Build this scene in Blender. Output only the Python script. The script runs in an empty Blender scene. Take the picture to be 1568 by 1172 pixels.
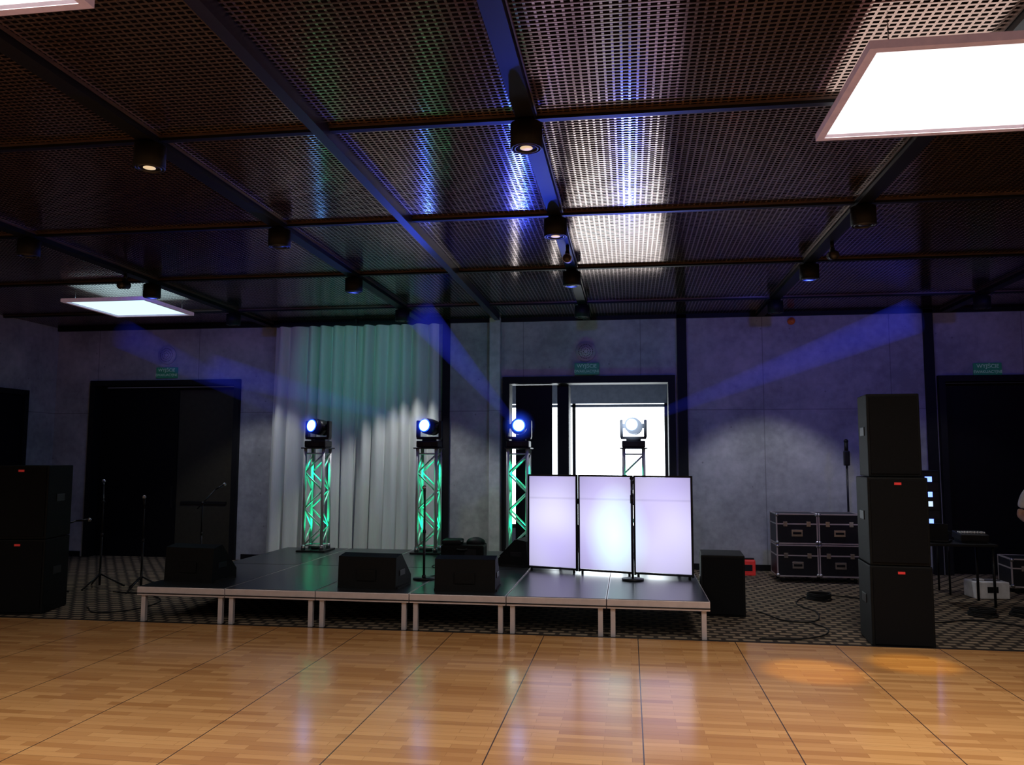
import bpy, bmesh, math, random
from mathutils import Vector, Matrix
random.seed(7)
sc=bpy.context.scene
COL=sc.collection
# ---------------------------------------------------------------- materials
def new_mat(name):
    m=bpy.data.materials.new(name); m.use_nodes=True
    nt=m.node_tree; b=nt.nodes["Principled BSDF"]
    return m,nt,b
def N(nt,t,**kw):
    n=nt.nodes.new(t)
    for k,v in kw.items(): setattr(n,k,v)
    return n
def L(nt,a,b): nt.links.new(a,b)
def setin(node,**kw):
    for k,v in kw.items(): node.inputs[k].default_value=v
def simple(name,col,rough=.5,metal=0.,emis=None,es=0.,noise=.12,scale=12.,spec=.5):
    m,nt,b=new_mat(name)
    tc=N(nt,"ShaderNodeTexCoord"); no=N(nt,"ShaderNodeTexNoise"); no.inputs["Scale"].default_value=scale
    no.inputs["Detail"].default_value=4
    L(nt,tc.outputs["Object"],no.inputs["Vector"])
    r=N(nt,"ShaderNodeValToRGB")
    r.color_ramp.elements[0].position=.3; r.color_ramp.elements[1].position=.7
    r.color_ramp.elements[0].color=(*[c*(1-noise) for c in col],1)
    r.color_ramp.elements[1].color=(*[min(1,c*(1+noise)) for c in col],1)
    L(nt,no.outputs["Fac"],r.inputs["Fac"]); L(nt,r.outputs["Color"],b.inputs["Base Color"])
    b.inputs["Roughness"].default_value=rough; b.inputs["Metallic"].default_value=metal
    b.inputs["Specular IOR Level"].default_value=spec
    if emis:
        b.inputs["Emission Color"].default_value=(*emis,1); b.inputs["Emission Strength"].default_value=es
    return m
def math_(nt,op,a,bv=None,c=None):
    n=N(nt,"ShaderNodeMath",operation=op)
    for i,v in enumerate((a,bv,c)):
        if v is None: continue
        if isinstance(v,(int,float)): n.inputs[i].default_value=v
        else: L(nt,v,n.inputs[i])
    return n.outputs[0]
def mixc(nt,fac,a,b):
    n=N(nt,"ShaderNodeMix",data_type='RGBA')
    if isinstance(fac,(int,float)): n.inputs[0].default_value=fac
    else: L(nt,fac,n.inputs[0])
    for i,v in ((6,a),(7,b)):
        if isinstance(v,tuple): n.inputs[i].default_value=(*v,1)
        else: L(nt,v,n.inputs[i])
    return n.outputs[2]

# ceiling expanded metal
def mat_ceiling():
    m,nt,b=new_mat("expanded_metal_mesh")
    tc=N(nt,"ShaderNodeTexCoord"); sx=N(nt,"ShaderNodeSeparateXYZ"); L(nt,tc.outputs["Object"],sx.inputs[0])
    px,py=.052,.045
    u=math_(nt,'FRACT',math_(nt,'DIVIDE',math_(nt,'ADD',sx.outputs[0],50.),px))
    vv=math_(nt,'DIVIDE',math_(nt,'ADD',sx.outputs[1],50.),py)
    v=math_(nt,'FRACT',vv)
    bx=math_(nt,'LESS_THAN',u,.30); by=math_(nt,'LESS_THAN',v,.40)
    bar=math_(nt,'MAXIMUM',bx,by)
    no=N(nt,"ShaderNodeTexNoise"); no.inputs["Scale"].default_value=1.2; L(nt,tc.outputs["Object"],no.inputs["Vector"])
    barc=mixc(nt,no.outputs["Fac"],(.32,.20,.155),(.45,.31,.25))
    L(nt,mixc(nt,bar,(.006,.0045,.004),barc),b.inputs["Base Color"])
    L(nt,math_(nt,'MULTIPLY',bar,.88),b.inputs["Metallic"])
    L(nt,math_(nt,'SUBTRACT',.85,math_(nt,'MULTIPLY',bar,.73)),b.inputs["Roughness"])
    L(nt,math_(nt,'MULTIPLY',bar,.5),b.inputs["Specular IOR Level"])
    bp=N(nt,"ShaderNodeBump"); bp.inputs["Strength"].default_value=.12; bp.inputs["Distance"].default_value=.004
    L(nt,math_(nt,'SINE',math_(nt,'MULTIPLY',vv,2*math.pi)),bp.inputs["Height"]); L(nt,bp.outputs[0],b.inputs["Normal"])
    return m
def mat_wood():
    m,nt,b=new_mat("parquet_wood")
    tc=N(nt,"ShaderNodeTexCoord")
    br=N(nt,"ShaderNodeTexBrick"); L(nt,tc.outputs["Object"],br.inputs["Vector"])
    br.offset=.37; br.offset_frequency=2
    setin(br,Scale=1.0); br.inputs["Mortar Size"].default_value=.0012
    br.inputs["Brick Width"].default_value=.48; br.inputs["Row Height"].default_value=.072
    br.inputs["Color1"].default_value=(.66,.36,.14,1); br.inputs["Color2"].default_value=(.36,.155,.050,1)
    br.inputs["Mortar"].default_value=(.22,.09,.03,1); br.inputs["Bias"].default_value=-.1
    mp=N(nt,"ShaderNodeMapping"); mp.inputs["Scale"].default_value=(2.2,38,1); L(nt,tc.outputs["Object"],mp.inputs[0])
    no=N(nt,"ShaderNodeTexNoise"); no.inputs["Scale"].default_value=1.; no.inputs["Detail"].default_value=5; L(nt,mp.outputs[0],no.inputs["Vector"])
    c=mixc(nt,math_(nt,'MULTIPLY',no.outputs["Fac"],.65),br.outputs["Color"],(.52,.25,.085))
    sx=N(nt,"ShaderNodeSeparateXYZ"); L(nt,tc.outputs["Object"],sx.inputs[0])
    P=.955
    sxm=math_(nt,'FRACT',math_(nt,'DIVIDE',math_(nt,'ADD',sx.outputs[0],P*30-.07+.004),P))
    sym=math_(nt,'FRACT',math_(nt,'DIVIDE',math_(nt,'ADD',sx.outputs[1],P*30-8.5+.0),P))
    seam=math_(nt,'MAXIMUM',math_(nt,'LESS_THAN',sxm,.009),math_(nt,'MULTIPLY',math_(nt,'LESS_THAN',sym,.005),.35))
    L(nt,mixc(nt,seam,c,(.07,.04,.028)),b.inputs["Base Color"])
    L(nt,math_(nt,'ADD',math_(nt,'MULTIPLY',no.outputs["Fac"],.10),.12),b.inputs["Roughness"])
    b.inputs["Specular IOR Level"].default_value=.6
    bp=N(nt,"ShaderNodeBump"); bp.inputs["Strength"].default_value=.15; bp.inputs["Distance"].default_value=.003
    L(nt,br.outputs["Fac"],bp.inputs["Height"]); bp.invert=True; L(nt,bp.outputs[0],b.inputs["Normal"])
    return m
def mat_carpet():
    m,nt,b=new_mat("patterned_carpet")
    tc=N(nt,"ShaderNodeTexCoord")
    br=N(nt,"ShaderNodeTexBrick"); L(nt,tc.outputs["Object"],br.inputs["Vector"]); br.offset=.5
    setin(br,Scale=1.); br.inputs["Mortar Size"].default_value=.034; br.inputs["Mortar Smooth"].default_value=.5
    br.inputs["Brick Width"].default_value=.17; br.inputs["Row Height"].default_value=.12
    br.inputs["Color1"].default_value=(.32,.24,.16,1); br.inputs["Color2"].default_value=(.21,.16,.11,1)
    br.inputs["Mortar"].default_value=(.030,.024,.020,1)
    no=N(nt,"ShaderNodeTexNoise"); no.inputs["Scale"].default_value=160; L(nt,tc.outputs["Object"],no.inputs["Vector"])
    L(nt,mixc(nt,math_(nt,'MULTIPLY',no.outputs["Fac"],.4),br.outputs["Color"],(.045,.036,.028)),b.inputs["Base Color"])
    b.inputs["Roughness"].default_value=.95; b.inputs["Specular IOR Level"].default_value=.1
    return m
def mat_concrete(name="concrete",k=1.):
    m,nt,b=new_mat(name)
    tc=N(nt,"ShaderNodeTexCoord")
    n1=N(nt,"ShaderNodeTexNoise"); setin(n1,Scale=1.1,Detail=8.,Roughness=.65); L(nt,tc.outputs["Object"],n1.inputs["Vector"])
    n2=N(nt,"ShaderNodeTexNoise"); setin(n2,Scale=9.,Detail=6.); L(nt,tc.outputs["Object"],n2.inputs["Vector"])
    r=N(nt,"ShaderNodeValToRGB"); r.color_ramp.elements[0].position=.38; r.color_ramp.elements[1].position=.64
    r.color_ramp.elements[0].color=(.24*k,.25*k,.25*k,1); r.color_ramp.elements[1].color=(.46*k,.465*k,.465*k,1)
    L(nt,math_(nt,'ADD',math_(nt,'MULTIPLY',n1.outputs["Fac"],.75),math_(nt,'MULTIPLY',n2.outputs["Fac"],.25)),r.inputs["Fac"])
    vo=N(nt,"ShaderNodeTexVoronoi"); vo.inputs["Scale"].default_value=3.2; L(nt,tc.outputs["Object"],vo.inputs["Vector"])
    pit=math_(nt,'LESS_THAN',vo.outputs["Distance"],.05)
    sx=N(nt,"ShaderNodeSeparateXYZ"); L(nt,tc.outputs["Object"],sx.inputs[0])
    s1=math_(nt,'LESS_THAN',math_(nt,'ABSOLUTE',math_(nt,'SUBTRACT',sx.outputs[2],2.66)),.008)
    s2=math_(nt,'LESS_THAN',math_(nt,'ABSOLUTE',math_(nt,'SUBTRACT',math_(nt,'FRACT',math_(nt,'DIVIDE',math_(nt,'ADD',sx.outputs[0],19.07),2.03)),.5)),.004)
    f=math_(nt,'MAXIMUM',math_(nt,'MAXIMUM',s1,s2),pit)
    L(nt,mixc(nt,math_(nt,'MULTIPLY',f,.45),r.outputs["Color"],(.08*k,.08*k,.085*k)),b.inputs["Base Color"])
    b.inputs["Roughness"].default_value=.75
    return m
def mat_emit(name,col,s):
    m,nt,b=new_mat(name)
    b.inputs["Base Color"].default_value=(*[c*.5 for c in col],1)
    no=N(nt,"ShaderNodeTexNoise"); no.inputs["Scale"].default_value=1.
    b.inputs["Emission Color"].default_value=(*col,1)
    L(nt,math_(nt,'MULTIPLY_ADD',no.outputs["Fac"],.04*s,.98*s),b.inputs["Emission Strength"])
    return m
def mat_booth():  # backlight, its bright spot and edge falloff are painted into the emission
    m,nt,b=new_mat("painted_backlit_spandex")
    tc=N(nt,"ShaderNodeTexCoord")
    oi=N(nt,"ShaderNodeObjectInfo")
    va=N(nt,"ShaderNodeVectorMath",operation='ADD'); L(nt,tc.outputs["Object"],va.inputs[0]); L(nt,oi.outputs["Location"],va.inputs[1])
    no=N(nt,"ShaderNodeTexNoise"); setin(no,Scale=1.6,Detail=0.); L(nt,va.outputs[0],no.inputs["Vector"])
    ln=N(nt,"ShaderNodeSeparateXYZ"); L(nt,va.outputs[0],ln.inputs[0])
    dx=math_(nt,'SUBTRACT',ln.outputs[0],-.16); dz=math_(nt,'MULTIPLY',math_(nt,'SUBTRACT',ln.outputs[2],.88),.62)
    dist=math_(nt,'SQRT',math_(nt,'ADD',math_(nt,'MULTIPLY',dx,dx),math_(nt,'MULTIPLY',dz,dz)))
    painted_lampspot=math_(nt,'MAXIMUM',math_(nt,'SUBTRACT',1.,math_(nt,'MULTIPLY',dist,2.4)),0.)
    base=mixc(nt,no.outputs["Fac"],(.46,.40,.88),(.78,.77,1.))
    col=mixc(nt,math_(nt,'MULTIPLY',painted_lampspot,.9),base,(.62,1.,1.))
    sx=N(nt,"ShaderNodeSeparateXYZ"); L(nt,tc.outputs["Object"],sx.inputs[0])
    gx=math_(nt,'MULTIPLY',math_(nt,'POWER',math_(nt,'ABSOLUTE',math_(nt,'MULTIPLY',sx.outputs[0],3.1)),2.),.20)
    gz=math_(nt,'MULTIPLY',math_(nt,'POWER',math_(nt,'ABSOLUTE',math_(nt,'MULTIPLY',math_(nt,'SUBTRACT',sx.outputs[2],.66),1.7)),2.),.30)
    bar=math_(nt,'MULTIPLY',math_(nt,'LESS_THAN',math_(nt,'ABSOLUTE',math_(nt,'SUBTRACT',sx.outputs[2],.93)),.012),.14)  # crossbar shading painted as a dimmer band
    st=math_(nt,'SUBTRACT',math_(nt,'SUBTRACT',math_(nt,'SUBTRACT',math_(nt,'ADD',1.14,math_(nt,'MULTIPLY',painted_lampspot,.4)),gx),gz),bar)
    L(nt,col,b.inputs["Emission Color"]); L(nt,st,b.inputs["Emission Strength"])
    b.inputs["Base Color"].default_value=(.4,.4,.45,1); b.inputs["Roughness"].default_value=.8
    return m
def mat_curtain():
    m,nt,b=new_mat("curtain_fabric")
    tc=N(nt,"ShaderNodeTexCoord"); mp=N(nt,"ShaderNodeMapping"); mp.inputs["Scale"].default_value=(60,60,2); L(nt,tc.outputs["Object"],mp.inputs[0])
    no=N(nt,"ShaderNodeTexNoise"); no.inputs["Scale"].default_value=3; L(nt,mp.outputs[0],no.inputs["Vector"])
    L(nt,mixc(nt,no.outputs["Fac"],(.60,.63,.58),(.72,.75,.70)),b.inputs["Base Color"])
    b.inputs["Roughness"].default_value=.8; b.inputs["Sheen Weight"].default_value=.2
    return m
def mat_beam(col,s,sphere=False):  # lit haze imitated by a volume that glows by itself
    m=bpy.data.materials.new("emissive_haze"); m.use_nodes=True; nt=m.node_tree; nt.nodes.clear()
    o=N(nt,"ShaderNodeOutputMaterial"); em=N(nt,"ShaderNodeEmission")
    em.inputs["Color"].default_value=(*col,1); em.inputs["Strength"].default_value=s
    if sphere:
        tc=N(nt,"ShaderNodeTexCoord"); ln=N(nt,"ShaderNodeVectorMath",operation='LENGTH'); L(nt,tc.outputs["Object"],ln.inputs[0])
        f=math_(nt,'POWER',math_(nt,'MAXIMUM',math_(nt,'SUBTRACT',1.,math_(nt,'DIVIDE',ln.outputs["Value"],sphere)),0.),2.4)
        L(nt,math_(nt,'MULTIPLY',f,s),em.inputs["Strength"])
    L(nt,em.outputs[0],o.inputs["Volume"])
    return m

M={}
M['ceil']=mat_ceiling(); M['wood']=mat_wood(); M['carpet']=mat_carpet(); M['conc']=mat_concrete(); M['concL']=mat_concrete("concrete_light",1.3)
M['black']=simple("black_paint",(.007,.007,.008),.6,spec=.2); M['blackm']=simple("black_metal",(.012,.012,.014),.4,.3,spec=.3)
M['cab']=simple("cabinet_black",(.005,.005,.005),.6,noise=.3,scale=60,spec=.10)
M['grille']=simple("speaker_grille",(.004,.004,.0045),.7,.0,noise=.6,scale=220,spec=.08)
M['rubber']=simple("rubber",(.008,.008,.008),.8,spec=.2)
M['alu']=simple("aluminium",(.62,.56,.57),.35,.55,noise=.06)
M['chrome']=simple("chrome_steel",(.45,.45,.47),.25,.9)
M['deck']=simple("stage_deck_laminate",(.014,.016,.018),.3,noise=.25,scale=30)
M['rail']=simple("ceiling_rail_black",(.004,.004,.005),.5,spec=.2)
M['edge']=simple("mesh_edge_brown",(.12,.08,.065),.4,.6)
M['dark']=simple("dark_door",(.004,.004,.006),.5,spec=.15); M['olive']=simple("olive_door",(.040,.036,.024),.6,spec=.2)
M['white']=simple("white_plastic",(.7,.7,.7),.4); M['fix']=simple("grey_fixture",(.12,.12,.14),.5); M['pink']=simple("luminaire_frame",(.50,.42,.47),.5,emis=(.6,.38,.48),es=.14)
M['red']=simple("red_badge",(.6,.03,.03),.4,emis=(1,.05,.04),es=.08)
M['panel']=mat_emit("luminous_panel",(1.,.97,.98),1.3); M['panelb']=mat_emit("luminous_panel_cool",(.55,.87,1.),1.5)
M['window']=mat_emit("overcast_daylight",(.86,.94,1.),6.)
M['lens']=mat_emit("blue_lens",(.11,.40,1.),12.); M['lens2']=mat_emit("blue_lens_dim",(.35,.6,1.),2.); M['halo']=mat_emit("painted_lens_halo",(.01,.05,1.),4.)
M['warm']=mat_emit("downlight_glow",(1.,.75,.45),.7); M['dimw']=simple("downlight_reflector",(.06,.055,.055),.35,.6)
M['booth']=mat_booth(); M['curtain']=mat_curtain()
M['sign']=simple("exit_sign_green",(.02,.12,.09),.5,emis=(.05,.5,.3),es=.03); M['signtxt']=simple("sign_text",(.25,.38,.34),.5,emis=(.6,.9,.8),es=.05)
M['laminate']=simple("case_laminate",(.012,.013,.016),.4,spec=.3); M['blueled']=mat_emit("blue_led",(.12,.2,1.),4.); M['whiteled']=mat_emit("screen_glow",(.6,.75,1.),1.2)
M['corr']=simple("corridor_wall",(.20,.22,.28),.8); M['orange']=simple("orange_plastic",(.7,.16,.03),.5)
M['skin']=simple("skin",(.52,.30,.22),.5); M['shirt']=simple("white_shirt",(.68,.70,.75),.8); M['trouser']=simple("dark_trousers",(.02,.02,.03),.8); M['hair']=simple("brown_hair",(.03,.018,.01),.6)
M['green']=simple("green_led_strip",(.1,.5,.3),.5,emis=(.05,1.,.5),es=2.2)
M['truss']=simple("truss_aluminium",(.5,.5,.5),.4,.25,noise=.05)
M['conc_sp']=simple("round_speaker_grey",(.45,.42,.44),.6)

# ---------------------------------------------------------------- mesh builder
class MB:
    def __init__(s): s.bm=bmesh.new(); s.mats=[]
    def mi(s,m):
        m=M[m] if isinstance(m,str) else m
        if m not in s.mats: s.mats.append(m)
        return s.mats.index(m)
    def merge(s,t,m,smooth=False,mat=None):
        i=s.mi(m)
        if mat is not None: bmesh.ops.transform(t,matrix=mat,verts=t.verts)
        mp={}
        for v in t.verts: mp[v]=s.bm.verts.new(v.co)
        for f in t.faces:
            try: nf=s.bm.faces.new([mp[v] for v in f.verts])
            except ValueError: continue
            nf.material_index=i; nf.smooth=smooth
        t.free()
    def box(s,c,d,m,bev=0.,rot=None):
        t=bmesh.new(); bmesh.ops.create_cube(t,size=1.)
        bmesh.ops.scale(t,vec=Vector(d),verts=t.verts)
        if bev>0: bmesh.ops.bevel(t,geom=t.edges[:],offset=bev,segments=2,affect='EDGES',profile=.6)
        mt=Matrix.Translation(c)
        if rot is not None: mt=mt@rot
        s.merge(t,m,False,mt)
    def cyl(s,p,q,r,m,r2=None,seg=16,caps=True):
        p,q=Vector(p),Vector(q); d=q-p
        t=bmesh.new(); bmesh.ops.create_cone(t,cap_ends=caps,segments=seg,radius1=r,radius2=r if r2 is None else r2,depth=d.length)
        mt=Matrix.Translation((p+q)/2)@d.to_track_quat('Z','Y').to_matrix().to_4x4()
        s.merge(t,m,True,mt)
    def sph(s,c,r,m,sc_=(1,1,1),seg=20):
        t=bmesh.new(); bmesh.ops.create_uvsphere(t,u_segments=seg,v_segments=seg//2,radius=r)
        s.merge(t,m,True,Matrix.Translation(c)@Matrix.Diagonal((*sc_,1)))
    def prism(s,pts,x0,x1,m):
        t=bmesh.new(); a=[t.verts.new((x0,*p)) for p in pts]; b=[t.verts.new((x1,*p)) for p in pts]
        t.faces.new(a[::-1]); t.faces.new(b); n=len(pts)
        for i in range(n): t.faces.new((a[i],a[(i+1)%n],b[(i+1)%n],b[i]))
        bmesh.ops.recalc_face_normals(t,faces=t.faces[:])
        s.merge(t,m)
    def torus(s,c,R,r,m,seg=32,sub=8,wob=0.):
        t=bmesh.new(); ring=[]
        for i in range(seg):
            a=2*math.pi*i/seg; rr=R+wob*math.sin(3*a)
            ring.append([t.verts.new(((rr+r*math.cos(b))*math.cos(a),(rr+r*math.cos(b))*math.sin(a),r*math.sin(b))) for b in [2*math.pi*j/sub for j in range(sub)]])
        for i in range(seg):
            for j in range(sub):
                t.faces.new((ring[i][j],ring[(i+1)%seg][j],ring[(i+1)%seg][(j+1)%sub],ring[i][(j+1)%sub]))
        s.merge(t,m,True,Matrix.Translation(c))
    def done(s,name,loc=(0,0,0),rz=0.,parent=None,rot=None):
        me=bpy.data.meshes.new(name); s.bm.normal_update(); s.bm.to_mesh(me); s.bm.free()
        for m in s.mats: me.materials.append(m)
        o=bpy.data.objects.new(name,me); COL.objects.link(o); o.location=loc
        o.rotation_euler=rot if rot else (0,0,rz)
        if parent: o.parent=parent
        return o
def curve(name,pts,r,m,parent=None,loc=(0,0,0)):
    cu=bpy.data.curves.new(name,'CURVE'); cu.dimensions='3D'; cu.bevel_depth=r; cu.bevel_resolution=2; cu.resolution_u=8
    sp=cu.splines.new('BEZIER'); sp.bezier_points.add(len(pts)-1)
    for b,p in zip(sp.bezier_points,pts): b.co=p; b.handle_left_type=b.handle_right_type='AUTO'
    cu.materials.append(M[m]); o=bpy.data.objects.new(name,cu); COL.objects.link(o); o.location=loc
    if parent: o.parent=parent
    return o
def light(name,kind,loc,energy,col,parent=None,target=None,**kw):
    l=bpy.data.lights.new(name,kind); l.energy=energy; l.color=col
    for k,v in kw.items(): setattr(l,k,v)
    o=bpy.data.objects.new(name,l); COL.objects.link(o); o.location=loc
    if target is not None:
        o.rotation_euler=(Vector(target)-Vector(loc)).to_track_quat('-Z','Y').to_euler()
    if parent:
        bpy.context.view_layer.update(); o.parent=parent; o.matrix_parent_inverse=parent.matrix_world.inverted()
    return o

# ---------------------------------------------------------------- room shell
H=4.3; XL,XR,YB,YW=-10.8,8.6,-7.,14.; T=.25
def slab(name,x0,x1,y0,y1,z0,z1,m):
    b=MB(); b.box(((x0+x1)/2,(y0+y1)/2,(z0+z1)/2),(x1-x0,y1-y0,z1-z0),m); return b.done(name)
slab("floor",XL-T,XR+T,YB-T,18.,-.2,0,'carpet')
slab("dance_floor",XL+.02,XR-.02,YB+.02,8.5,0,.02,'wood')
b=MB(); b.box(((XL+XR)/2,8.512,.011),(XR-XL-.04,.024,.022),'blackm'); b.done("trim_1")
slab("ceiling",XL,XR,YB,YW,H,H+.15,'ceil')
DL=(-10.03,-7.05,3.27); DC=(-2.17,.79,3.25); DR=(4.98,8.3,3.19)
b=MB()
def wseg(x0,x1,z0,z1,m='conc',dy=0.): b.box(((x0+x1)/2,YW+T/2+dy,(z0+z1)/2),(x1-x0,T,z1-z0),m)
wseg(XL,DL[0],0,H); wseg(DL[0],DL[1],DL[2],H); wseg(DL[1],DC[0],0,H); wseg(DC[0],DC[1],DC[2],H); wseg(DC[1],DR[0],0,H)
wseg(DR[0],DR[1],DR[2],H); wseg(DR[1],XR,0,H)
b.done("wall_back")
slab("wall_left",XL-T,XL,YB,YW+T,0,H,'conc'); slab("wall_right",XR,XR+T,YB,YW+T,0,H,'conc'); slab("wall_front",XL,XR,YB-T,YB,0,H,'conc')
b=MB(); b.box((-3.19,YW-.03,H/2),(.13,.05,H-.01),'black'); b.done("trim_2")
b=MB(); b.box((.91,YW-.03,H/2),(.16,.05,H-.01),'black'); b.done("trim_3")
b=MB(); b.box((4.87,YW-.03,H/2),(.15,.05,H-.01),'black'); b.done("trim_4")
b=MB(); b.box((-2.30,YW-.08,H/2),(.19,.15,H-.01),'concL',.01); b.done("trim_5")
b=MB(); b.box(((XL+XR)/2,YW-.03,H-.035),(XR-XL-.02,.05,.07),'rail'); b.done("trim_6")  # black strip stands in for the shadow gap along the wall top
b=MB()
for x0,x1 in ((XL+.01,DL[0]-.1),(DL[1]+.1,-6.5),(-3.1,-2.42),(1.02,4.78)):
    b.box(((x0+x1)/2,YW-.012,.05),(x1-x0,.02,.1),'black')
b.done("baseboard_back")
def frame(name,d,w=.12):
    b=MB(); x0,x1,z=d; yc=YW+.10; D=.38
    b.box((x0+w/2,yc,z/2),(w,D,z),'black'); b.box((x1-w/2,yc,z/2),(w,D,z),'black'); b.box(((x0+x1)/2,yc,z-w/2),(x1-x0-2*w,D,w),'black')
    return b.done(name)
frame("trim_7",DL,.1); frame("trim_8",DC,.12); frame("trim_9",DR,.1)
b=MB(); b.box((-9.13,YW+.16,1.57),(1.56,.06,3.13),'dark'); b.box((-7.78,YW+.19,1.55),(1.15,.05,3.10),'olive')
b.box(((DL[0]+DL[1])/2,YW+.235,1.58),(2.75,.02,3.15),'dark')  # black backing added behind the leaves to block light in the gaps
b.box((-8.41,YW+.12,1.1),(.03,.05,.4),'blackm'); b.box((-7.8,YW+.155,1.0),(.9,.02,.05),'blackm'); b.done("door_1")
b=MB(); b.box((6.64,YW+.16,1.54),(3.08,.06,3.07),'dark'); b.box((6.6,YW+.12,1.1),(.03,.04,.4),'blackm'); b.done("door_3")
b=MB(); b.box((-1.64,YW+.12,1.56),(.64,.06,3.11),'dark',.005); b.box((-1.38,YW+.07,1.1),(.03,.04,.35),'blackm')
b.box((-1.13,YW+.35,1.56),(.20,.5,3.11),'dark',.005); b.done("door_2")
b=MB(); b.box((XL+.03,12.0,1.48),(.05,2.2,2.95),'dark'); b.box((XL+.05,12.0,2.99),(.09,2.4,.09),'black'); b.box((XL+.05,13.15,1.49),(.09,.1,2.95),'black'); b.done("door_4")
b=MB(); b.box((-1,17.35,.2),(6,.1,.4),'corr'); b.box((-1,17.35,3.25),(6,.1,.5),'corr'); b.box((-3.6,17.35,1.7),(.9,.1,3.),'corr'); b.box((1.4,17.35,1.7),(1.2,.1,3.),'corr'); b.done("wall_corridor_back")
slab("wall_corridor_left",-4.1,-4.,YW+T,17.4,0,3.5,'corr'); slab("wall_corridor_right",2.,2.1,YW+T,17.4,0,3.5,'corr'); slab("ceiling_corridor",-4.1,2.1,YW+T,17.4,3.5,3.6,'corr')
b=MB(); b.box((-1.15,17.37,1.65),(4.0,.02,2.7),'window')
for x in (-3.12,-1.15,.78): b.box((x,17.3,1.65),(.07,.08,2.7),'blackm')
b.box((-1.15,17.3,2.95),(4.,.08,.06),'corr'); b.box((-1.15,17.3,.4),(4.,.08,.08),'blackm'); b.done("window_1")
b=MB()
for x in (-.75,.1): b.box((x,15.9,3.38),(.7,.12,.05),'panelb')
b.box((-.3,15.9,3.43),(2.,.2,.06),'white'); b.done("corridor_ceiling_lamp")

# ceiling rails
rails=[-6.5,-3.6,-.70,2.22,5.14]; rows=[-3.7,-1.37,.96,3.28,5.60,7.93,10.26,12.6]
n=10
for x in rails:
    b=MB(); b.box((x,(YB+YW)/2,H-.035),(.13,YW-YB-.12,.068),'rail')
    for sgn in (-1,1): b.box((x+sgn*.075,(YB+YW)/2,H-.012),(.010,YW-YB-.12,.022),'edge')
    b.done("trim_%d"%n); n+=1
for y in rows:
    b=MB(); b.box(((XL+XR)/2,y,H-.02),(XR-XL-.02,.055,.038),'rail')
    b.box(((XL+XR)/2,y-.036,H-.01),(XR-XL-.02,.010,.016),'edge')
    b.done("trim_%d"%n); n+=1
b=MB(); b.box((-2.22,(YB+13.6)/2,H-.05),(.085,13.6-YB,.10),simple("track_dark_blue",(.014,.014,.035),.4,.3)); b.done("trim_%d"%n); n+=1
# downlights: the last row throws scallops of light onto the back wall, the row before it holds added blue fill spots, not real lamps
V=(.06,.11,1.)
wall={-6.5:(-8.2,2.7,46),-3.6:(-5.2,3.1,28),-.70:(-1.4,3.3,54),2.22:(2.4,3.0,80),5.14:(5.4,2.9,52)}
def downlight(x,y,lit,en=0,row=0):
    b=MB(); b.cyl((0,0,0),(0,0,-.03),.05,'blackm'); b.cyl((0,0,-.02),(0,0,-.19),.115,'black',seg=32)
    b.torus((0,0,-.19),.105,.008,'blackm'); b.torus((0,0,-.192),.082,.008,'dimw'); b.cyl((0,0,-.1905),(0,0,-.193),.045,'warm' if lit else 'dimw',seg=24)
    o=b.done("ceiling_downlight",(x,y,H-.068))
    if en: light("bulb",'SPOT',(x,y,H-.28),en,(.95,.96,1.),parent=o,target=(x,y,0),spot_size=math.radians(92),spot_blend=.35,shadow_soft_size=.05)
    if row==10.26:
        tx,tz,e_=wall[x]; light("added_wall_fill",'SPOT',(x,y,H-.30),e_,V,parent=o,target=(tx,14,tz),spot_size=2.1,spot_blend=.9,shadow_soft_size=.06)
        if x==-3.6: light("added_teal_fill",'SPOT',(x-.6,y,H-.30),48,(.08,.9,.75),parent=o,target=(-4.7,14,3.5),spot_size=.75,spot_blend=.8,shadow_soft_size=.06)  # teal fill added to tint the curtain, no such fixture hangs here
for x in rails:
    for y in rows[3:]:
        if x==2.22 and y==5.60: continue
        lit=(round(x,1),round(y,1)) in ((-3.6,5.6),(-.7,5.6),(-.7,7.9))
        downlight(x,y-.05,lit,{-6.5:85,-3.6:165,-.70:60,2.22:135,5.14:35}[x] if y==12.6 else 0,y)
def track_spot(x,y,z=H-.07,m='fix'):
    b=MB(); b.cyl((0,0,0),(0,0,-.07),.02,'blackm'); b.box((0,0,-.1),(.05,.07,.06),'blackm',.01); b.cyl((0,.06,-.14),(0,-.1,-.17),.05,m,seg=20); b.cyl((0,-.1,-.17),(0,-.105,-.171),.045,'dimw',seg=20)
    b.done("track_spotlight",(x,y,z))
track_spot(-.66,8.95,m='white'); track_spot(-6.5,9.6,m='blackm'); track_spot(2.25,9.2,m='blackm')
def luminaire(x0,x1,y0,y1,z,m,area):
    b=MB(); cx,cy=(x0+x1)/2,(y0+y1)/2; w,d=x1-x0,y1-y0; f=.05
    for xx in (x0+f/2,x1-f/2): b.box((xx-cx,0,0),(f,d,.05),'pink')
    for yy in (y0+f/2,y1-f/2): b.box((0,yy-cy,0),(w-2*f,f,.05),'pink')
    b.box((0,0,.012),(w-2*f,d-2*f,.02),m)
    for sx in (-1,1):
        for sy in (-1,1): b.cyl((sx*w*.4,sy*d*.4,.02),(sx*w*.4,sy*d*.4,H-z-.0),.004,'chrome',seg=6)
    o=b.done("ceiling_light_panel",(cx,cy,z))
    if area: light("panel_light",'AREA',(cx,cy,z-.02),area,(1.,.94,.88),parent=o,target=(cx,cy,0),shape='RECTANGLE',size=w-.105,size_y=d-.105,spread=math.radians(150))
luminaire(1.36,2.78,4.58,5.92,4.15,'panel',120)
luminaire(-8.3,-6.95,10.75,12.1,4.15,'panelb',0)
luminaire(-4.1,-2.68,2.2,3.6,4.15,'panel',118)
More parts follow.
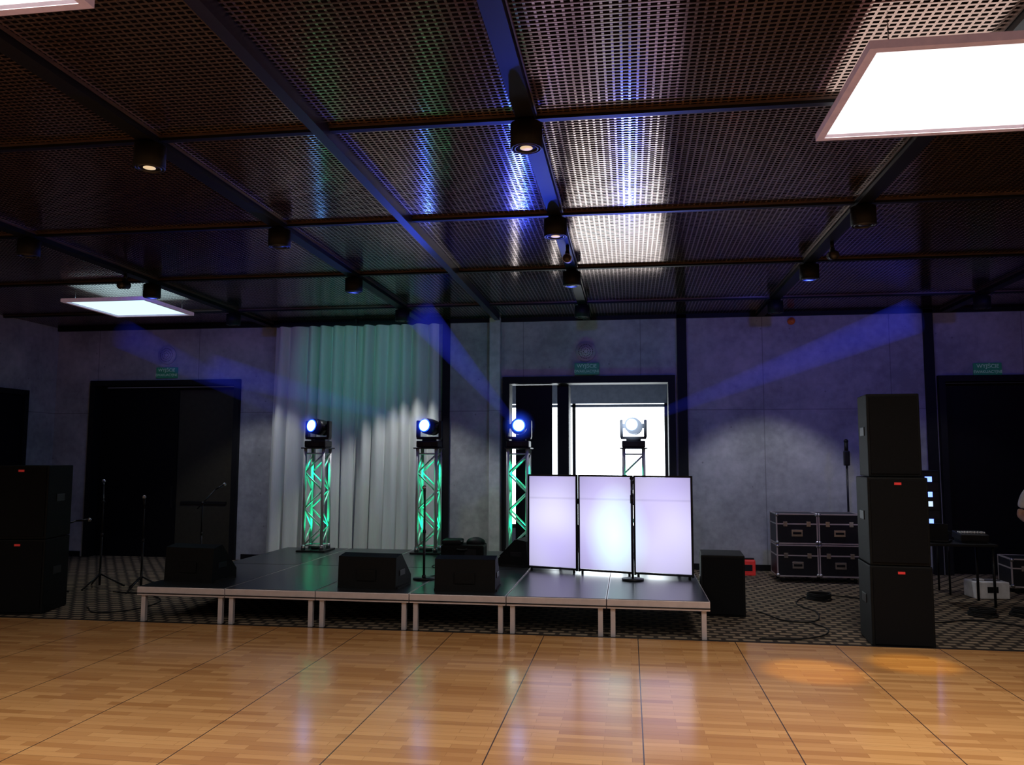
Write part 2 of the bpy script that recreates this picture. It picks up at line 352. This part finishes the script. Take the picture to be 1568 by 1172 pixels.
luminaire(-.9,.5,-.6,.8,4.15,'panel',95)
luminaire(4.4,5.8,-.6,.8,4.15,'panel',90)
luminaire(-8.3,-6.9,1.6,3.0,4.15,'panel',75)

def text(body,size,loc,parent,mat='signtxt'):
    c=bpy.data.curves.new("lettering",'FONT'); c.body=body; c.size=size; c.align_x='CENTER'; c.align_y='CENTER'; c.extrude=.001
    c.materials.append(M[mat]); o=bpy.data.objects.new("lettering",c); COL.objects.link(o); o.parent=parent; o.location=loc; o.rotation_euler=(math.pi/2,0,0)
for x,z in ((-8.52,3.41),(-.70,3.37),(5.75,3.29)):
    b=MB(); b.box((0,0,0),(.42,.04,.20),'sign',.006)
    o=b.done("emergency_exit_sign",(x,YW-.024 if x!=-.70 else YW-.115,z)); text("WYJŚCIE",.085,(0,-.022,.045),o); text("EWAKUACYJNE",.062,(0,-.022,-.045),o)
for x,z in ((-8.53,3.74),(-.72,3.68)):
    b=MB(); b.cyl((0,0,0),(0,-.05,0),.17,'conc_sp',seg=36); b.cyl((0,-.05,0),(0,-.056,0),.14,'conc_sp',seg=36)
    for r in (.04,.08,.12):
        for i in range(int(r*220)):
            a=i*2*math.pi/int(r*220); b.cyl((r*math.cos(a),-.056,r*math.sin(a)),(r*math.cos(a),-.058,r*math.sin(a)),.008,'black',seg=6)
    b.done("round_wall_speaker",(x,YW-.001,z))
b=MB(); b.cyl((0,0,0),(0,-.06,0),.06,'orange',seg=24); b.cyl((0,-.06,0),(0,-.09,0),.035,'orange',seg=24); b.done("fire_alarm_sounder",(2.72,YW-.001,4.14))

# curtain
def curtain(name,x0,x1,seed):
    rnd=random.Random(seed); nx,nz=170,14; t=bmesh.new(); g=[]
    ph=[rnd.uniform(0,6.28) for _ in range(4)]
    for k in range(nz+1):
        z=.03+(H-.14)*k/nz; row=[]; kk=k/nz
        for i in range(nx+1):
            u=i/nx; x=x0+(x1-x0)*u; w=(x1-x0)
            q=u*w/.25*2*math.pi+ .9*math.sin(u*7+ph[0])+.5*math.sin(u*17+ph[1]+kk*.8)
            amp=.070+.03*math.sin(u*9+ph[2])
            y=math.sin(q)*amp+ .018*math.sin(2*q+ph[3]+kk*2)*(1-kk)
            xx=x+(.035*math.cos(q))*(1-.5*kk)- (1-kk)*.10*(1-u)
            row.append(t.verts.new((xx,y,z)))
        g.append(row)
    for k in range(nz):
        for i in range(nx): t.faces.new((g[k][i],g[k][i+1],g[k+1][i+1],g[k+1][i]))
    b=MB(); b.merge(t,'curtain',True); return b.done(name,(0,13.78,0))
curtain("stage_curtain",-6.33,-4.79,3); curtain("stage_curtain",-4.80,-3.30,9)
b=MB(); b.box((-4.8,13.78,H-.09),(3.2,.05,.04),'rail'); b.box((-4.8,13.78,H-.04),(.04,.04,.08),'rail'); b.done("curtain_track")

# ---------------------------------------------------------------- stage
ST=.40; SX0,SX1,SY0,SY1=-5.47,.80,8.55,12.6
b=MB(); nd=6; dw=(SX1-SX0)/nd
for j in range(2):
    y0=SY0+j*(SY1-SY0)/2; y1=y0+(SY1-SY0)/2
    for i in range(nd):
        x0=SX0+i*dw+.004; x1=x0+dw-.008
        b.box(((x0+x1)/2,(y0+y1)/2,ST-.012),(x1-x0-.02,y1-y0-.02,.024),'deck')
        for yy in (y0+.02,y1-.02): b.box(((x0+x1)/2,yy,ST-.052),(x1-x0,.03,.095),'alu',.004)
        for yy in (y0+.003,): b.box(((x0+x1)/2,yy,ST-.075),(x1-x0,.008,.012),'blackm')
        for xx in (x0+.015,x1-.015): b.box((xx,(y0+y1)/2,ST-.052),(.03,y1-y0-.06,.095),'alu')
        for xx in (x0+.06,x1-.06):
            for yy in (y0+.06,y1-.06):
                b.box((xx,yy,.155),(.05,.05,.29),'alu',.004); b.box((xx,yy,.006),(.06,.06,.012),'rubber')
b.done("stage_platform")

def truss(x,y):
    b=MB(); z0=ST; w=.145
    b.box((0,0,.012),(.46,.46,.024),'blackm',.004); b.box((0,0,1.585),(.40,.40,.02),'blackm',.004)
    for sx in (-1,1):
        for sy in (-1,1):
            b.cyl((sx*w,sy*w,.024),(sx*w,sy*w,1.575),.025,'truss',seg=14); b.cyl((sx*w,sy*w,.024),(sx*w,sy*w,.10),.034,'chrome',seg=14)
    n=5; h=1.40/n
    for side in range(4):
        def P(s,z):
            return {0:(s*w,-w,z),1:(w,s*w,z),2:(s*w,w,z),3:(-w,s*w,z)}[side]
        for zz in (.09,1.5): b.cyl(P(-1,zz),P(1,zz),.012,'truss',seg=8)
        for i in range(n):
            s=1 if i%2 else -1
            b.cyl(P(s,.09+i*h),P(-s,.09+(i+1)*h),.013,'truss',seg=8)
    b.cyl((0,0,.024),(0,0,.07),.07,'blackm'); b.cyl((0,0,.07),(0,0,.075),.055,'green')
    o=b.done("lighting_truss_tower",(x,y,z0+.001))
    light("truss_uplight",'SPOT',(x,y,z0+.09),42,(.01,1.,.40),parent=o,target=(x,y,3),spot_size=1.5,spot_blend=.8,shadow_soft_size=.04)
    light("truss_downlight",'SPOT',(x,y,z0+1.56),42,(.01,1.,.45),parent=o,target=(x,y,0),spot_size=1.5,spot_blend=.8,shadow_soft_size=.04)
    return o
def moving_head(x,y,aim,lens='lens',en=60,glow=0,gc=(.02,.06,1.),gr=.3):
    z0=ST+1.598
    e=bpy.data.objects.new("moving_head_light",None); COL.objects.link(e); e.location=(x,y,z0)
    b=MB(); b.box((0,0,.05),(.34,.30,.10),'blackm',.015); b.box((0,-.152,.05),(.12,.005,.05),'laminate'); b.cyl((0,0,.10),(0,0,.125),.11,'blackm',seg=28)
    b.box((0,0,.145),(.38,.14,.04),'blackm',.012)
    for s in (-1,1): b.box((s*.175,0,.28),(.045,.13,.27),'blackm',.018)
    b.done("yoke_base",parent=e)
    a=Vector(aim).normalized(); q=a.to_track_quat('Z','Y').to_matrix().to_4x4()
    t=MB()
    t.cyl((0,0,-.17),(0,0,-.06),.10,'blackm',r2=.125,seg=28); t.cyl((0,0,-.06),(0,0,.10),.125,'blackm',r2=.12,seg=28); t.cyl((0,0,.10),(0,0,.15),.12,'blackm',r2=.105,seg=28)
    t.cyl((0,0,.15),(0,0,.155),.100,'halo' if lens=='lens' else 'blackm',seg=28); t.cyl((0,0,.155),(0,0,.162),.085,lens,seg=28)  # glowing ring paints the blue halo round the lens
    for zz in (-.14,-.11,-.08): t.torus((0,0,zz),.112,.006,'blackm',seg=28,sub=6)
    t.cyl((-.155,0,0),(.155,0,0),.035,'blackm')
    t.done("lamp_head",(0,0,.32),parent=e,rot=q.to_euler())
    if glow:
        h=MB(); h.sph((0,0,0),gr,mat_beam(gc,glow,gr),seg=28); h.done("emissive_haze_sphere",Vector((0,0,.32))+a*.2,parent=e)  # self-glowing sphere imitates the halo of haze at the lens
    bpy.context.view_layer.update()
    p=Vector((x,y,z0+.32))+a*.2
    light("beam_lamp",'SPOT',p,en,(.03,.07,1.),parent=e,target=p+Vector((a.x*.3,-.86,.42)),spot_size=.75,spot_blend=.9,shadow_soft_size=.05)
    return e
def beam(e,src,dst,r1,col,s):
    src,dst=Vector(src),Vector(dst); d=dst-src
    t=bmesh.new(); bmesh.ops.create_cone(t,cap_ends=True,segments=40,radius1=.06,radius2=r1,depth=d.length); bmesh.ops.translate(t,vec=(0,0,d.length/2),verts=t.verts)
    b=MB(); b.merge(t,mat_beam(col,s),True); o=b.done("emissive_haze_cone",parent=e); o.location=src-e.location; o.rotation_euler=d.to_track_quat('Z','Y').to_euler()  # self-glowing cone stands in for a beam lit up in haze
TY=12.2
heads=[(-4.83,(-.42,-.9,.12),'lens',160,5.,(.02,.06,1.),.22),(-3.04,(-.30,-.95,.10),'lens',280,5.,(.02,.06,1.),.22),(-1.65,(.12,-.99,.06),'lens',380,9.,(.02,.08,1.),.27),(.07,(-.15,-.98,.1),'lens2',380,14.,(.6,.75,1.),.28)]  # last head's pale glow sphere imitates bloom washing it out
E=[]
for x,a,l,en,g,gc,gr in heads: truss(x,TY); E.append(moving_head(x,TY,a,l,en,g,gc,gr))
zb=ST+1.598+.32
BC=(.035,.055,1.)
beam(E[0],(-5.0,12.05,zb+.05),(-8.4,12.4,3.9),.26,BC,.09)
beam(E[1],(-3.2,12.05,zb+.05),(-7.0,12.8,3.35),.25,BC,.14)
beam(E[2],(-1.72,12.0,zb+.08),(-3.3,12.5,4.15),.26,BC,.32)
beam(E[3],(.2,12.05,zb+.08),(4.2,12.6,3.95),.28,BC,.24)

# DJ booth
bx=[(-1.31,10.56),(-.645,10.36),(.045,10.16),(.755,10.0)]
e=bpy.data.objects.new("dj_booth_facade",None); COL.objects.link(e); e.location=(0,0,ST)
for i in range(3):
    p,q=Vector(bx[i]),Vector(bx[i+1]); d=q-p; w=d.length-.012; ang=math.atan2(d.y,d.x)
    b=MB(); h=1.23; f=.022
    b.box((0,0,.035+f/2),(w,.035,f),'black',.003); b.box((0,0,h-f/2),(w,.035,f),'black',.003)
    for s in (-1,1): b.box((s*(w/2-f/2),0,h/2+.01),(f,.035,h-.03),'black',.003); b.cyl((s*(w/2-.05),0,0),(s*(w/2-.05),0,.04),.015,'rubber')
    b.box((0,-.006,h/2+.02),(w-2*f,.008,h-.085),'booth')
    m=(p+q)/2; b.done("facade_panel_%d"%(i+1),(m.x,m.y,0),ang,parent=e)
b=MB(); b.box((0,0,.86),(1.7,.6,.04),'black',.005)
for sx in (-1,1):
    for sy in (-1,1): b.cyl((sx*.78,sy*.24,0),(sx*.78,sy*.24,.85),.018,'blackm')
b.done("dj_table",(-.1,10.9,ST+.002),-.27)
b=MB(); b.box((0,0,.045),(.9,.35,.09),'blackm',.01)
for s in (-1,1): b.cyl((s*.28,0,.09),(s*.28,0,.105),.11,'laminate',seg=32)
for i in range(6): b.cyl((-.1+i*.04,.08,.09),(-.1+i*.04,.08,.11),.01,'white',seg=8)
b.done("dj_controller",(-.1,10.9,ST+.884),-.27)
b=MB(); b.cyl((0,0,0),(0,0,.02),.13,'blackm',seg=28); b.cyl((0,0,.02),(0,0,1.12),.014,'blackm'); b.cyl((0,0,1.06),(0,-.06,1.18),.016,'blackm'); b.sph((0,-.07,1.20),.026,'blackm'); b.cyl((0,0,.9),(0,0,1.0),.022,'blackm'); b.done("microphone_stand",(.03,9.88,ST+.002))

def wedge(name,x,y,z,w,h,d,rz):
    b=MB()
    pr=[(-d/2,0),(d/2,0),(d/2,.10*h/.36),(-.12*d,h),(-d/2+.02,h*.93)]
    b.prism(pr,-w/2,w/2,'cab')
    a=Vector((0,-.12*d,h)); c=Vector((0,d/2,.10*h/.36)); mid=(a+c)/2; dr=(c-a); L_=dr.length; ang=math.atan2(dr.z,dr.y)
    b.box(mid+Vector((0,.012*math.sin(-ang)*1,.012*math.cos(ang))),(w-.06,L_-.05,.012),'grille',.003,Matrix.Rotation(ang,4,'X'))
    for s in (-1,1): b.box((s*(w/2+.004),-.1*d,h*.45),(.01,.16,.06),'blackm',.004); b.box((s*(w/2),0,.012),(.03,d*.8,.024),'rubber')
    b.box((0,-d/2-.004,h*.4),(.22,.012,.12),'cab',.004)
    b.done(name,(x,y,z),rz)
wedge("stage_wedge_monitor",-2.86,9.02,ST,.68,.37,.50,-.08); wedge("stage_wedge_monitor",-1.78,8.98,ST,.66,.37,.50,.05)
wedge("stage_wedge_monitor",-5.04,9.15,ST,.64,.42,.48,-.12); wedge("stage_wedge_monitor",-1.50,11.05,ST,.42,.36,.42,1.35)
b=MB(); b.box((0,0,.10),(.62,.4,.2),'cab',.03); b.box((-.16,-.02,.235),(.28,.34,.07),'black',.03); b.sph((.17,0,.22),.14,'black',(1,.9,.55)); b.torus((0,-.2,.14),.07,.012,'rubber',seg=20); b.box((.12,-.2,.1),(.16,.02,.08),'blackm',.005)
b.done("equipment_bag",(-2.38,11.7,ST),.05)

def sub(b,w,h,d,z,badge=True):
    b.box((0,0,z+h/2),(w,d,h-.006),'cab',.012); b.box((0,-d/2-.006,z+h/2),(w-.05,.014,h-.06),'grille',.004)
    if badge: b.box((.0,-d/2-.016,z+h-.065),(.065,.008,.024),'red')
    for s in (-1,1): b.box((s*(w/2+.003),0,z+h*.55),(.012,.2,.09),'blackm',.004)
b=MB(); sub(b,.575,.79,.6,0); sub(b,.56,.87,.58,.79); sub(b,.50,.84,.45,1.66,False)
b.done("pa_speaker_stack",(2.66,8.86,.0),-.08)
b=MB(); sub(b,.62,.87,.62,0); sub(b,.62,.87,.62,.87); b.done("pa_speaker_stack",(-7.2,9.05,0),.22)
b=MB(); sub(b,.50,.71,.6,0,False); b.done("subwoofer",(1.09,10.2,0),-.05)

def mic(b,p,d):
    p=Vector(p); d=Vector(d).normalized(); b.cyl(p,p+d*.14,.011,'blackm',r2=.017,seg=14); b.sph(p+d*.165,.027,'chrome')
def stand(name,x,y,z,h,boom=None,round_base=False,rz=0.,legs=.32):
    b=MB()
    if round_base: b.cyl((0,0,0),(0,0,.018),.13,'blackm',seg=32); b.cyl((0,0,.018),(0,0,.05),.025,'blackm')
    else:
        for k in range(3):
            a=k*2.094+.3; b.cyl((0,0,.19),(legs*math.cos(a),legs*math.sin(a),.012),.012,'blackm',seg=8); b.sph((legs*math.cos(a),legs*math.sin(a),.013),.013,'rubber',seg=10)
        b.cyl((0,0,.08),(0,0,.26),.018,'blackm')
    b.cyl((0,0,.03),(0,0,h*.62),.015,'blackm',seg=10); b.cyl((0,0,h*.6),(0,0,h),.011,'blackm',seg=10); b.cyl((0,0,h*.59),(0,0,h*.63),.02,'blackm')
    if boom:
        b.sph((0,0,h),.024,'blackm'); a=Vector((-boom[0]*.4,0,h-boom[1]*.4)); c=Vector((boom[0],0,h+boom[1])); b.cyl(a,c,.010,'blackm',seg=8); mic(b,c,Vector((boom[0],0,boom[1]-.1)))
    else: mic(b,(0,0,h-.0),(0,-.15,1))
    b.done(name,(x,y,z),rz)
stand("microphone_stand",-2.43,9.56,ST+.002,.92,round_base=True)
stand("microphone_stand",-6.72,10.6,0,1.12,rz=.2); stand("microphone_stand",-7.45,10.75,0,1.2,boom=(.28,.22),rz=2.2)
stand("microphone_stand",-7.75,10.0,0,.85,boom=(.35,.12),rz=.7); stand("microphone_stand",-6.35,11.5,0,1.15,boom=(.2,.2),rz=1.)
b=MB()
for k in range(3):
    a=k*2.094; b.cyl((0,0,.5),(.22*math.cos(a),.22*math.sin(a),.012),.012,'blackm',seg=8)
b.cyl((0,0,.3),(0,0,1.75),.016,'blackm'); b.box((0,0,1.85),(.09,.09,.24),'blackm',.02); b.cyl((0,0,1.95),(0,0,2.1),.03,'black'); b.sph((0,0,2.12),.035,'black')
b.done("measurement_microphone_stand",(3.44,13.62,0))

def case(b,cx,z,w=.60,h=.46,d=.55,wheels=False):
    z0=z
    if wheels:
        for sx in (-1,1):
            for sy in (-1,1):
                b.cyl((cx+sx*(w/2-.08)-.015,sy*(d/2-.08),.04),(cx+sx*(w/2-.08)+.015,sy*(d/2-.08),.04),.04,'rubber',seg=16); b.box((cx+sx*(w/2-.08),sy*(d/2-.08),.08),(.07,.07,.02),'chrome')
        z0=.09; h=h-.03
    b.box((cx,0,z0+h/2),(w-.01,d-.01,h-.01),'laminate')
    e=.018
    for sx in (-1,1):
        for sy in (-1,1): b.box((cx+sx*(w/2-e/2),sy*(d/2-e/2),z0+h/2),(e,e,h),'alu')
    for zz in (z0+e/2,z0+h*.66,z0+h-e/2):
        for sy in (-1,1): b.box((cx,sy*(d/2-e/2+.001),zz),(w,e,e),'alu')
        for sx in (-1,1): b.box((cx+sx*(w/2-e/2+.001),0,zz),(e,d,e),'alu')
    for sx in (-1,1):
        for zz in (z0+.02,z0+h-.02): b.sph((cx+sx*(w/2-.015),-(d/2-.01),zz),.03,'chrome',seg=10)
        b.box((cx+sx*w*.28,-d/2-.003,z0+h*.66),(.06,.012,.075),'chrome',.003)
    b.box((cx,-d/2-.003,z0+h*.36),(.16,.012,.10),'chrome',.004); b.box((cx,-d/2-.01,z0+h*.36),(.12,.012,.035),'rubber',.004)
b=MB()
case(b,-.305,0,h=.50,wheels=True); case(b,.305,0,h=.50,wheels=True); case(b,-.305,.57,h=.45); case(b,.305,.57,h=.45)
b.done("road_cases",(2.78,13.02,0),0)
b=MB(); case(b,0,0,w=.7,h=.42,wheels=True); b.done("flight_case",(5.55,12.4,0),-.1)

b=MB(); b.box((0,0,.76),(.85,.6,.03),'black',.004)
for sx in (-1,1):
    for sy in (-1,1): b.cyl((sx*.38,sy*.25,0),(sx*.38,sy*.25,.75),.016,'blackm')
b.done("folding_table",(4.12,11.3,0))
e=.778
b=MB(); b.box((0,0,.02),(.34,.24,.022),'blackm',.004); b.box((0,.12,.135),(.34,.012,.22),'blackm',.003,Matrix.Rotation(-.2,4,'X')); b.box((0,.109,.135),(.31,.004,.19),'whiteled',0,Matrix.Rotation(-.2,4,'X')); b.box((0,-.01,.032),(.28,.12,.003),'rubber'); b.done("laptop",(3.92,11.3,e-.005),2.6)
b=MB(); b.box((0,0,.075),(.34,.3,.09),'blackm',.01,Matrix.Rotation(.12,4,'X')); b.box((0,0,.02),(.3,.26,.04),'blackm')
for i in range(8):
    for j in range(3): b.cyl((-.14+i*.04,-.08+j*.05,.115),(-.14+i*.04,-.08+j*.05,.135),.008,'white',seg=8)
b.done("mixing_console",(4.34,11.3,e))
b=MB(); b.box((0,0,.42),(.30,.28,.80),'blackm',.01)
for i in range(6): b.box((0,-.145,.08+i*.13),(.26,.01,.11),'laminate',.003)
for zz,m_ in ((.12,'blueled'),(.36,'whiteled'),(.49,'blueled'),(.70,'blueled')): b.box((.0,-.152,zz),(.09,.006,.07),m_)
b.box((0,0,.012),(.3,.3,.024),'blackm'); b.done("amplifier_rack",(4.10,12.15,.862))
b=MB(); b.box((0,0,.84),(.5,.5,.04),'black',.004)
for sx in (-1,1):
    for sy in (-1,1): b.cyl((sx*.2,sy*.2,0),(sx*.2,sy*.2,.83),.014,'blackm')
b.done("side_table",(4.10,12.15,0))
b=MB(); b.box((0,0,.11),(.44,.32,.22),'white',.015); b.box((0,0,.223),(.36,.04,.012),'blackm',.004); b.box((.0,-.163,.12),(.14,.008,.08),'blackm',.003); b.box((-.1,0,.235),(.1,.1,.02),'white',.004); b.done("plastic_storage_box",(4.72,11.85,0),.1)
for x,y in ((4.12,10.45),(4.62,10.5),(2.45,11.3)):
    b=MB()
    for i in range(5): b.torus((random.uniform(-.01,.01),random.uniform(-.01,.01),.012+i*.016),.15+random.uniform(-.02,.02),.009,'rubber',seg=28,sub=6,wob=.012)
    b.done("cable_coil",(x,y,0))
def cable(pts,z=.008,r=.008): curve("power_cable",[(p[0],p[1],z if len(p)<3 else p[2]) for p in pts],r,'rubber')
cable([(1.5,10.3),(1.9,9.7),(2.2,10.2),(2.1,11.),(2.6,11.6),(3.2,11.2),(3.5,10.9)]); cable([(2.7,9.4),(2.9,10.2),(3.3,9.9),(3.9,10.1),(4.6,9.6),(5.6,9.9)])
cable([(-6.6,9.3),(-6.2,9.0),(-5.9,9.6),(-6.3,10.2),(-7.,10.4)]); cable([(-2.4,9.75,.41),(-2.2,10.1,.41),(-2.6,10.7,.41),(-2.1,11.3,.41)],r=.006)
cable([(1.3,8.75),(1.8,8.85),(2.1,9.3),(2.0,9.7)])
b=MB(); b.box((0,0,.12),(.22,.2,.24),'red',.02); b.box((0,0,.25),(.2,.05,.03),'blackm',.01); b.box((.0,-.1,.12),(.12,.012,.1),'laminate',.004); b.done("tool_box",(1.85,13.5,0))

# ---------------------------------------------------------------- person (at the right edge)
def skin_obj(name,verts,edges,rad,mat,parent,root=0,sub=2):
    me=bpy.data.meshes.new(name); me.from_pydata(verts,edges,[]); o=bpy.data.objects.new(name,me); COL.objects.link(o); o.parent=parent
    o.modifiers.new("Skin",'SKIN')
    lay=me.skin_vertices[0] if len(me.skin_vertices) else None
    if lay is None:
        bm_=bmesh.new(); bm_.from_mesh(me); bm_.verts.layers.skin.verify(); bm_.to_mesh(me); bm_.free(); lay=me.skin_vertices[0]
    for i,r in enumerate(rad):
        lay.data[i].radius=r if isinstance(r,tuple) else (r,r); lay.data[i].use_root=(i==root)
    s=o.modifiers.new("Sub",'SUBSURF'); s.levels=sub; s.render_levels=sub
    me.materials.append(M[mat]); o.modifiers["Skin"].use_smooth_shade=True
    return o
def person(x,y,rz):
    e=bpy.data.objects.new("standing_person",None); COL.objects.link(e); e.location=(x,y,0); e.rotation_euler=(0,0,rz)
    v=[(0,0,.98),(0,0,1.12),(0,0,1.28),(0,.005,1.42),(0,.01,1.50),
       (-.17,.01,1.45),(-.225,.0,1.38),(-.27,.02,1.22),(.17,.01,1.45),(.225,.0,1.38),(.27,.02,1.22)]
    ed=[(0,1),(1,2),(2,3),(3,4),(3,5),(5,6),(6,7),(3,8),(8,9),(9,10)]
    skin_obj("shirt",v,ed,[(.165,.115),(.15,.105),(.165,.115),(.15,.10),(.062,.062),(.075,.07),(.062,.062),(.056,.056),(.075,.07),(.062,.062),(.056,.056)],'shirt',e)
    v=[(0,0,.96),(-.095,0,.90),(-.10,-.01,.70),(-.105,-.01,.50),(-.11,.015,.28),(-.115,.02,.09),(.095,0,.90),(.10,-.01,.70),(.105,-.01,.50),(.11,.015,.28),(.115,.02,.09)]
    ed=[(0,1),(1,2),(2,3),(3,4),(4,5),(0,6),(6,7),(7,8),(8,9),(9,10)]
    skin_obj("trousers",v,ed,[(.16,.115),(.095,.10),(.085,.085),(.066,.066),(.060,.060),(.055,.055)]+[(.095,.10),(.085,.085),(.066,.066),(.060,.060),(.055,.055)],'trouser',e)
    for s in (-1,1):
        skin_obj("shoe",[(s*.115,.05,.045),(s*.118,-.03,.045),(s*.125,-.13,.035),(s*.128,-.18,.03)],[(0,1),(1,2),(2,3)],[.042,.046,.042,.028],'black',e)
        el=(s*.285,.03,1.13); wr=(s*.20,-.20,1.05)
        skin_obj("forearm",[(s*.27,.02,1.22),el,((el[0]+wr[0])/2,(el[1]+wr[1])/2,(el[2]+wr[2])/2),wr,(s*.185,-.25,1.04),(s*.175,-.29,1.035)],[(0,1),(1,2),(2,3),(3,4),(4,5)],[.045,.042,.038,.026,(.036,.018),(.038,.016)],'skin',e)
        for k in range(4):
            dx=(k-1.5)*.019; ln=(.9,1.,.95,.75)[k]
            skin_obj("finger_%d"%(k+1),[(s*.175+dx,-.28,1.035),(s*.172+dx,-.28-.035*ln,1.03),(s*.17+dx,-.28-.06*ln,1.015),(s*.168+dx,-.28-.075*ln,.998)],[(0,1),(1,2),(2,3)],[.010,.009,.0085,.0075],'skin',e)
        skin_obj("thumb",[(s*.185-s*.02,-.245,1.04),(s*.14,-.265,1.03),(s*.125,-.295,1.02)],[(0,1),(1,2)],[.012,.011,.009],'skin',e)
    skin_obj("neck",[(0,.01,1.47),(0,.0,1.55),(0,-.01,1.60)],[(0,1),(1,2)],[.062,.054,.055],'skin',e)
    b=MB(); b.sph((0,-.01,1.67),.1,'skin',(.78,.95,1.18),24); b.sph((0,-.035,1.60),.06,'skin',(.85,1,.75))
    b.cyl((0,-.10,1.69),(0,-.125,1.645),.008,'skin',r2=.016)
    for s in (-1,1): b.sph((s*.031,-.092,1.685),.011,'white',seg=10); b.sph((s*.031,-.101,1.685),.006,'black',seg=8); b.sph((s*.08,0,1.665),.026,'skin',(.4,.8,1.2),12); b.box((s*.031,-.10,1.705),(.032,.01,.006),'hair',.002)
    b.box((0,-.10,1.615),(.045,.012,.008),simple("lips",(.4,.14,.12),.5),.003)
    b.sph((0,.012,1.70),.1,'hair',(.83,.98,1.05),24); b.done("head",parent=e)
person(5.13,11.0,-.35)

# ---------------------------------------------------------------- lights
light("yellow_spot",'SPOT',(1.5,7.2,4.1),480,(1.,.66,.03),target=(1.55,7.45,0),spot_size=.25,spot_blend=.7,shadow_soft_size=.05)
light("yellow_spot",'SPOT',(2.3,7.6,4.1),420,(1.,.66,.03),target=(2.5,7.85,0),spot_size=.22,spot_blend=.7,shadow_soft_size=.05)
w=bpy.data.worlds.new("World"); sc.world=w; w.use_nodes=True; w.node_tree.nodes["Background"].inputs[0].default_value=(.10,.09,.16,1); w.node_tree.nodes["Background"].inputs[1].default_value=.2
sc.view_settings.view_transform='Standard'

# ---------------------------------------------------------------- camera
cam=bpy.data.cameras.new("camera"); co=bpy.data.objects.new("camera",cam); COL.objects.link(co)
yaw,pitch,roll=.143,.093,.0024
cam.sensor_width=36; cam.lens=1620/2048*36; cam.clip_start=.05
f=Vector((-math.sin(yaw)*math.cos(pitch),math.cos(yaw)*math.cos(pitch),math.sin(pitch))); r=Vector((math.cos(yaw),math.sin(yaw),0)); u=r.cross(f)
r2=math.cos(roll)*r+math.sin(roll)*u; u2=-math.sin(roll)*r+math.cos(roll)*u
co.matrix_world=Matrix(((r2.x,u2.x,-f.x,0),(r2.y,u2.y,-f.y,0),(r2.z,u2.z,-f.z,1.84),(0,0,0,1)))
sc.camera=co
